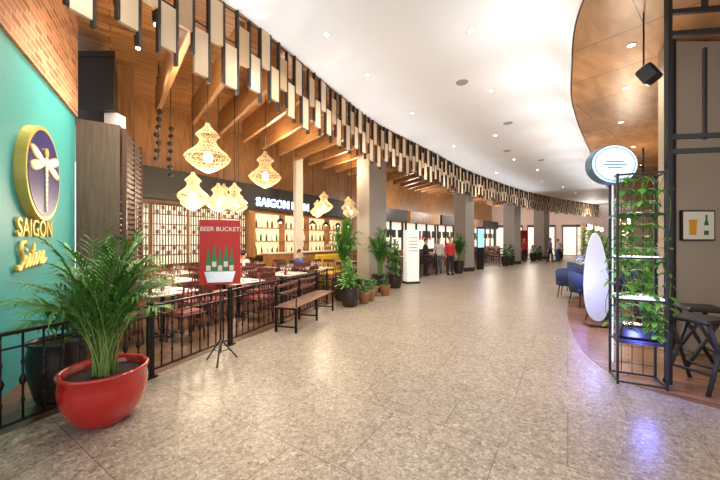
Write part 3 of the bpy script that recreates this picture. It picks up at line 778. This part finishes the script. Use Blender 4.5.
g=G(); g.prism([(-.13,-.13),(-.04,-.13),(-.03,.08),(-.14,.08)],-.056,-.051,0,'xz'); g.prism([(-.14,.08),(-.03,.08),(-.04,.12),(-.13,.12)],-.056,-.051,1,'xz')
g.prism([(.1+a*1.5,-.13+c*1.15) for a,c in bp],-.056,-.051,2,'xz'); g.prism([(.065,-.07),(.135,-.07),(.135,0),(.065,0)],-.059,-.057,1,'xz')
mk('beer_print',g,[AMBER,PORC,GREENB],r)
st_=root('bar_stool','black wooden bar stool with crossed legs','stool',(3.70,3.5,0),.3)
mk('seat',G().box((0,0,.74),(.40,.38,.05),bev=.018),BLKW,st_)
for y in(-.16,.16):
    for s in(-1,1):
        mk('leg',G().tube([(s*.16,y,.72),(-s*.22,y*1.15,.0)],.022,6),BLKW,st_)
for x in(-.13,.13): mk('footrest',G().tube([(x,-.18,.20),(x,.18,.20)],.016,6),BLKW,st_)
dup(st_,(4.3,4.05,0),-.4)
r=root('bar_table','tall dark wooden bar table beside the column','table',(4.5,3.25,0),0)
mk('table_top',G().box((0,0,1.03),(.9,.5,.04),bev=.01),BENW,r)
for x in(-.4,.4):
    for y in(-.2,.2): mk('leg',G().box((x,y,.5),(.045,.045,1.01)),BLACK,r)
sb=root('surfboard','upright white teardrop surfboard on a wooden stand','surfboard',(4.42,5.95,0),-.2)
pts=[]
for k in range(32):
    t=2*pi*k/32; z=.83+.83*math.sin(t); w=.20*abs(math.cos(t))**.9*(1.05-.3*math.sin(t)); pts.append((math.copysign(w,math.cos(t)),z+.08))
o=mk('board',G().prism(pts,-.025,.025,0,'xz'),SURF,sb); o.rotation_euler=(-.06,0,0)
bv=o.modifiers.new('bevel','BEVEL'); bv.width=.015; bv.segments=2
mk('stand',G().box((0,.0,.05),(.4,.3,.04)).tube([(-.15,.14,.02),(0,.1,.9)],.015,6).tube([(.15,.14,.02),(0,.1,.9)],.015,6),BENW,sb)
def lounge(loc,rz):
    r=root('armchair','navy upholstered tub armchair with slim dark legs','armchair',loc,rz,'navy lounge armchairs')
    mk('seat',G().box((0,-.02,.40),(.56,.56,.14),bev=.04),NAVC,r)
    g=G(); vs=[];n=15
    for k in range(n):
        t=-.35+(pi+.7)*k/(n-1); h=.68+.16*math.sin(max(0,min(pi,t)))
        for rr,z in((.34,.34),(.36,h),(.30,h),(.28,.34)): vs.append((rr*math.cos(t),rr*math.sin(t)*.95,z))
    fs=[(i*4+k,i*4+(k+1)%4,(i+1)*4+(k+1)%4,(i+1)*4+k) for i in range(n-1) for k in range(4)]+[(0,1,2,3),tuple((n-1)*4+k for k in(3,2,1,0))]
    g.add(vs,fs,0,True); mk('backrest',g,NAVC,r)
    for x in(-.22,.22):
        for y in(-.2,.2): mk('leg',G().tube([(x,y,.34),(x*1.2,y*1.2,0)],[.016,.011],6),BLACK,r)
    return r
lc=lounge((5.45,7.75,0),1.4)
for x,y,a in((5.85,8.9,2.4),(6.85,8.1,-1.2),(6.75,9.8,1.6),(8.3,10.1,-1.4),(7.6,11.1,1.6),(9.1,11.2,-1.4)): dup(lc,(x,y,0),a)
def lowtable(x,y):
    r=root('side_table','small round dark side table','side table',(x,y,0),0,'lounge side tables')
    mk('table_top',G().tube([(0,0,.52),(0,0,.55)],.26,24,sm=False),BENW,r)
    mk('stem',G().tube([(0,0,.02),(0,0,.52)],.025,8).tube([(0,0,0),(0,0,.02)],.18,20),BLACK,r)
    t=root('table_lamp','small glowing candle lamp on a side table','lamp',(x,y,.55),0,'lounge candle lamps')
    mk('base',G().lathe([(0,0),(.05,0),(.05,.02),(.01,.03),(.01,.08)],12),BLACK,t)
    mk('lamp_shade',G().lathe([(0,.08),(.05,.08),(.045,.2),(0,.21)],14),BULB,t)
lowtable(6.25,8.1); lowtable(7.45,10.2); lowtable(8.35,11.2)
potted('potted_palm','tall palm in a dark pot against the wood-clad wall',(4.95,6.6,0),tall,DARKP,palm_foliage(30,1.6,.55,.025,.3,.5),LEAF3,soilz=.54,soilr=.215)
potted('potted_palm','tall palm in a dark pot in the lounge',(6.4,7.1,0),tall,DARKP,palm_foliage(24,1.4,.5,.025,.3,.5),LEAF,soilz=.54,soilr=.215)
potted('potted_plant','broad leafy shrub in a dark pot near the surfboard',(5.1,5.6,0),tall,DARKP,bush(240,.45,1.0,.17,.5),LEAF3,soilz=.54,soilr=.215)
for x,y in((7.5,9.1),(8.7,12.3),(10.0,13.7),(11.4,15.3)):
    r=root('planter_screen','wooden slatted planter screen covered with greenery','planter',(x,y,0),.85,'planter screens edging the lounge')
    mk('trough',G().box((0,0,.25),(1.2,.35,.5),bev=.02),BENW,r)
    g=G()
    for i in range(7): g.box((-.57+i*.19,.1,1.35),(.05,.03,1.8))
    for z in(.8,1.4,2.2): g.box((0,.1,z),(1.2,.03,.05))
    mk('slat_screen',g,SLATW,r)
    g=G()
    for i in range(260):
        p=(R(-.55,.55),R(-.1,.15),R(.5,2.1)); a=R(0,2*pi); blade(g,p,(math.cos(a),math.sin(a),R(-.3,.5)),R(.1,.2),R(.03,.05),0,.3)
    mk('foliage',g,[LEAF3,STEM],r)
    g=G()
    for i in range(9): g.ell((-.52+i*.13,-.12,2.15-.12*math.sin(pi*(i%4)/4)),(.03,.03,.03),8,5)
    mk('string_lights',g,BULB,r)

# ---------------------------------------------------------------- people
def person(loc,rz,top,bottom,label,pose='stand',sc=1.0):
    r=root('person',label,'person',loc,rz)
    sit=pose=='sit'; hz=.56 if sit else .93; dz=hz-.93
    b=G(); legs={}
    for s in(-1,1):
        if sit: legs[s]=[(s*.09,0,hz-.02),(s*.11,-.40,hz-.0),(s*.11,-.42,.10)]
        else:
            st=.13*s if pose=='walk' else .02*s
            legs[s]=[(s*.09,0,hz-.02),(s*.1,-.03-st*.6,.5),(s*.1,.02-st,.10)]
        L_=legs[s]; a=L_[2]
        b.tube([L_[0],L_[1],L_[2]],[.085,.055,.038],10)
        b.ell((a[0],a[1]-.06,.045),(.042,.12,.04),10,6)
    for s in(-1,1): b.tube([(s*.055,0,.90+dz),(s*.05,0,1.1+dz),(s*.075,0,1.32+dz),(s*.09,0,1.43+dz)],[.105,.085,.105,.055],12)
    b.tube([(0,0,1.38+dz),(0,-.01,1.56+dz)],[.07,.05],10)
    hc=Vector((0,-.02,1.63+dz)); b.ell(hc,(.076,.093,.115),16,12)
    b.ell(hc+Vector((0,-.095,-.01)),(.013,.02,.025),8,6); b.ell(hc+Vector((0,-.03,-.08)),(.05,.05,.04),10,6)
    for s in(-1,1): b.ell(hc+Vector((s*.078,.01,0)),(.012,.02,.032),8,6)
    arms={}
    for s in(-1,1):
        if sit or pose=='serve': arms[s]=[(s*.17,0,1.42+dz),(s*.23,.0,1.15+dz),(s*.15,-.24,1.08+dz)]
        else:
            sw=-.1*s if pose=='walk' else -.03
            arms[s]=[(s*.17,0,1.42+dz),(s*.23,.03,1.14+dz),(s*.25,-.04+sw,.90+dz)]
        P=[Vector(q) for q in arms[s]]; b.tube(P,[.052,.038,.026],10)
        d=(P[2]-P[1]).normalized(); sd=d.cross(Vector((s,0,0))).normalized(); w=P[2]
        b.tube([w,w+d*.045,w+d*.085],[.024,.034,.03],8)
        for k in range(4):
            o_=sd*(-.026+.0175*k); ln=(.062,.078,.075,.058)[k]; inn=Vector((-s*.012,0,0))
            b.tube([w+d*.075+o_,w+d*(.075+ln*.5)+o_*1.1,w+d*(.075+ln)+o_*1.1+inn],[.0095,.0085,.007],6)
        b.tube([w+d*.03+sd*.025,w+d*.055+sd*.048,w+d*.085+sd*.055],[.011,.0095,.008],6)
    o=mk('body',b,SKIN,r); m=o.modifiers.new('r','REMESH'); m.mode='VOXEL'; m.voxel_size=.0085; m.use_smooth_shade=True
    mk('hair',G().ell(hc+Vector((0,.018,.028)),(.085,.095,.105),16,10),HAIR,r)
    for s in(-1,1): mk('eye',G().ell(hc+Vector((s*.032,-.083,.008)),(.012,.008,.007),8,5),HAIR,r)
    c=G()
    for s in(-1,1):
        c.tube([(s*.055,0,.88+dz),(s*.05,0,1.1+dz),(s*.075,0,1.32+dz),(s*.085,0,1.45+dz)],[.122,.105,.122,.065],12)
        P=[Vector(q) for q in arms[s]]; mid=P[1].lerp(P[2],.75); c.tube([P[0]+Vector((-s*.05,0,.01)),P[0],P[1],mid],[.06,.068,.052,.042],10)
    o=mk('shirt',c,top,r); m=o.modifiers.new('r','REMESH'); m.mode='VOXEL'; m.voxel_size=.014; m.use_smooth_shade=True
    c=G()
    for s in(-1,1): c.tube([(s*.06,0,.97+dz),legs[s][0],legs[s][1],(legs[s][2][0],legs[s][2][1],.11)],[.10,.105,.073,.058],12)
    o=mk('trousers',c,bottom,r); m=o.modifiers.new('r','REMESH'); m.mode='VOXEL'; m.voxel_size=.014; m.use_smooth_shade=True
    for s in(-1,1): a=legs[s][2]; mk('shoe',G().ell((a[0],a[1]-.06,.05),(.052,.14,.05),12,8),BLKW,r)
    r.scale=(sc,)*3
    return r
person((4.1,14.6,0),.3,SHR,SHK,'person in red shirt and black trousers standing by the railing')
person((2.95,14.4,0),1.2,SHK,SHK,'person in black clothes standing behind the railing','serve',.96)
person((3.85,15.6,0),-.4,SHW,SHG,'person in white shirt and grey trousers standing','stand',.97)
person((13.9,23.4,0),.8,SHG,SHK,'person in grey top and dark trousers walking','walk')
person((14.9,24.1,0),-1.9,SHW,SHB,'person in pale top and blue trousers walking','walk',.96)
person((12.2,23.8,0),.2,SHR,SHK,'person in red shirt standing in the walkway','stand')
def dn(i,k):
    x,y=TB[i]; a=ra+(0,.05,-.05)[i%3]+k*pi/2
    return (x+math.cos(a)*.60,y+math.sin(a)*.60,.0),a-pi/2
q,a=dn(3,1); person(q,a,SHK,SHG,'seated diner in a black top at a table','sit',.95)
q,a=dn(6,2); person(q,a,SHW,SHG,'seated diner in a white shirt at a table','sit',.95)
q,a=dn(7,1); person(q,a,SHB,SHK,'seated diner in a blue top at a table','sit',.95)

# ---------------------------------------------------------------- lights
def pt(loc,p,col=(1,.8,.55),rad=.12):
    l=bpy.data.lights.new('lamp_light','POINT'); l.energy=p; l.color=col; l.shadow_soft_size=rad
    o=bpy.data.objects.new('lamp_light',l); COL.objects.link(o); o.location=loc
def spot(loc,p,col=(1,.96,.90),ang=130,rad=.08,rot=(0,0,0)):
    l=bpy.data.lights.new('spot_light','SPOT'); l.energy=p; l.color=col; l.spot_size=math.radians(ang); l.spot_blend=.8; l.shadow_soft_size=rad
    o=bpy.data.objects.new('spot_light',l); COL.objects.link(o); o.location=loc; o.rotation_euler=rot
for x,y in DL[:13]: spot((x,y,4.97),185)
for x,y in SD[:4]: spot((x,y,4.37),90,(1,.9,.76))
for p in PD[:8]: pt((p[0],p[1],p[2]-.2),48,(1,.82,.6)); pt((p[0],p[1],p[2]+.36*p[3]),12,(1,.78,.5),.09)
for x,y in((-3.5,4.6),(-3.9,5.6)): spot((x+.06,y-.06,4.9),220,(1,.93,.8),120)
pt((-3.0,5.0,4.0),75,(1,.8,.55),.2); pt((-2.2,8.6,4.1),70,(1,.8,.55),.2); pt((-.6,11.4,4.1),70,(1,.8,.55),.2)
for x,y in((3,18.5),(7,22.5),(11,27),(16,30),(21,29)): pt((x,y,3.6),150,(1,.91,.80),.3)
up=resample([v.copy() for v in fr],2.0)
for i,p in enumerate(up[:14]):
    t=(up[i+1]-p).normalized(); q=p+Vector((t.y,-t.x))*.35; spot((q.x,q.y,3.7),29,(.93,.96,1),165,.2,(pi,0,0))  # upward fill spots added below the slats to whiten the ceiling, no fixtures
up=resample([v.copy() for v in so],2.0)
for i,p in enumerate(up[:13]):
    t=(up[i+1]-p).normalized(); q=p+Vector((-t.y,t.x))*.8; spot((q.x,q.y,3.9),28,(.93,.96,1),165,.2,(pi,0,0))  # more added upward fill along the soffit edge, brightening the white ceiling
pt((3.0,3.35,.5),12,(.15,.18,1),.05); pt((4.1,5.6,.9),14,(.35,.35,1),.08); pt((5.0,7.2,1.0),16,(.35,.25,1),.1); pt((8,9.5,2.6),110,(1,.8,.6),.2); pt((4.6,5.4,3.0),50,(1,.82,.62),.2)
w=bpy.data.worlds.new('world'); SC.world=w; w.use_nodes=True
w.node_tree.nodes['Background'].inputs[0].default_value=(.97,.97,1,1); w.node_tree.nodes['Background'].inputs[1].default_value=1.25
SC.view_settings.view_transform='Standard'; SC.view_settings.exposure=.3

cam=bpy.data.cameras.new('camera'); cam.lens=16; cam.sensor_width=36; cam.clip_end=200
co=bpy.data.objects.new('camera',cam); COL.objects.link(co); co.location=(0,0,1.6); co.rotation_euler=(pi/2,0,0)
SC.camera=co
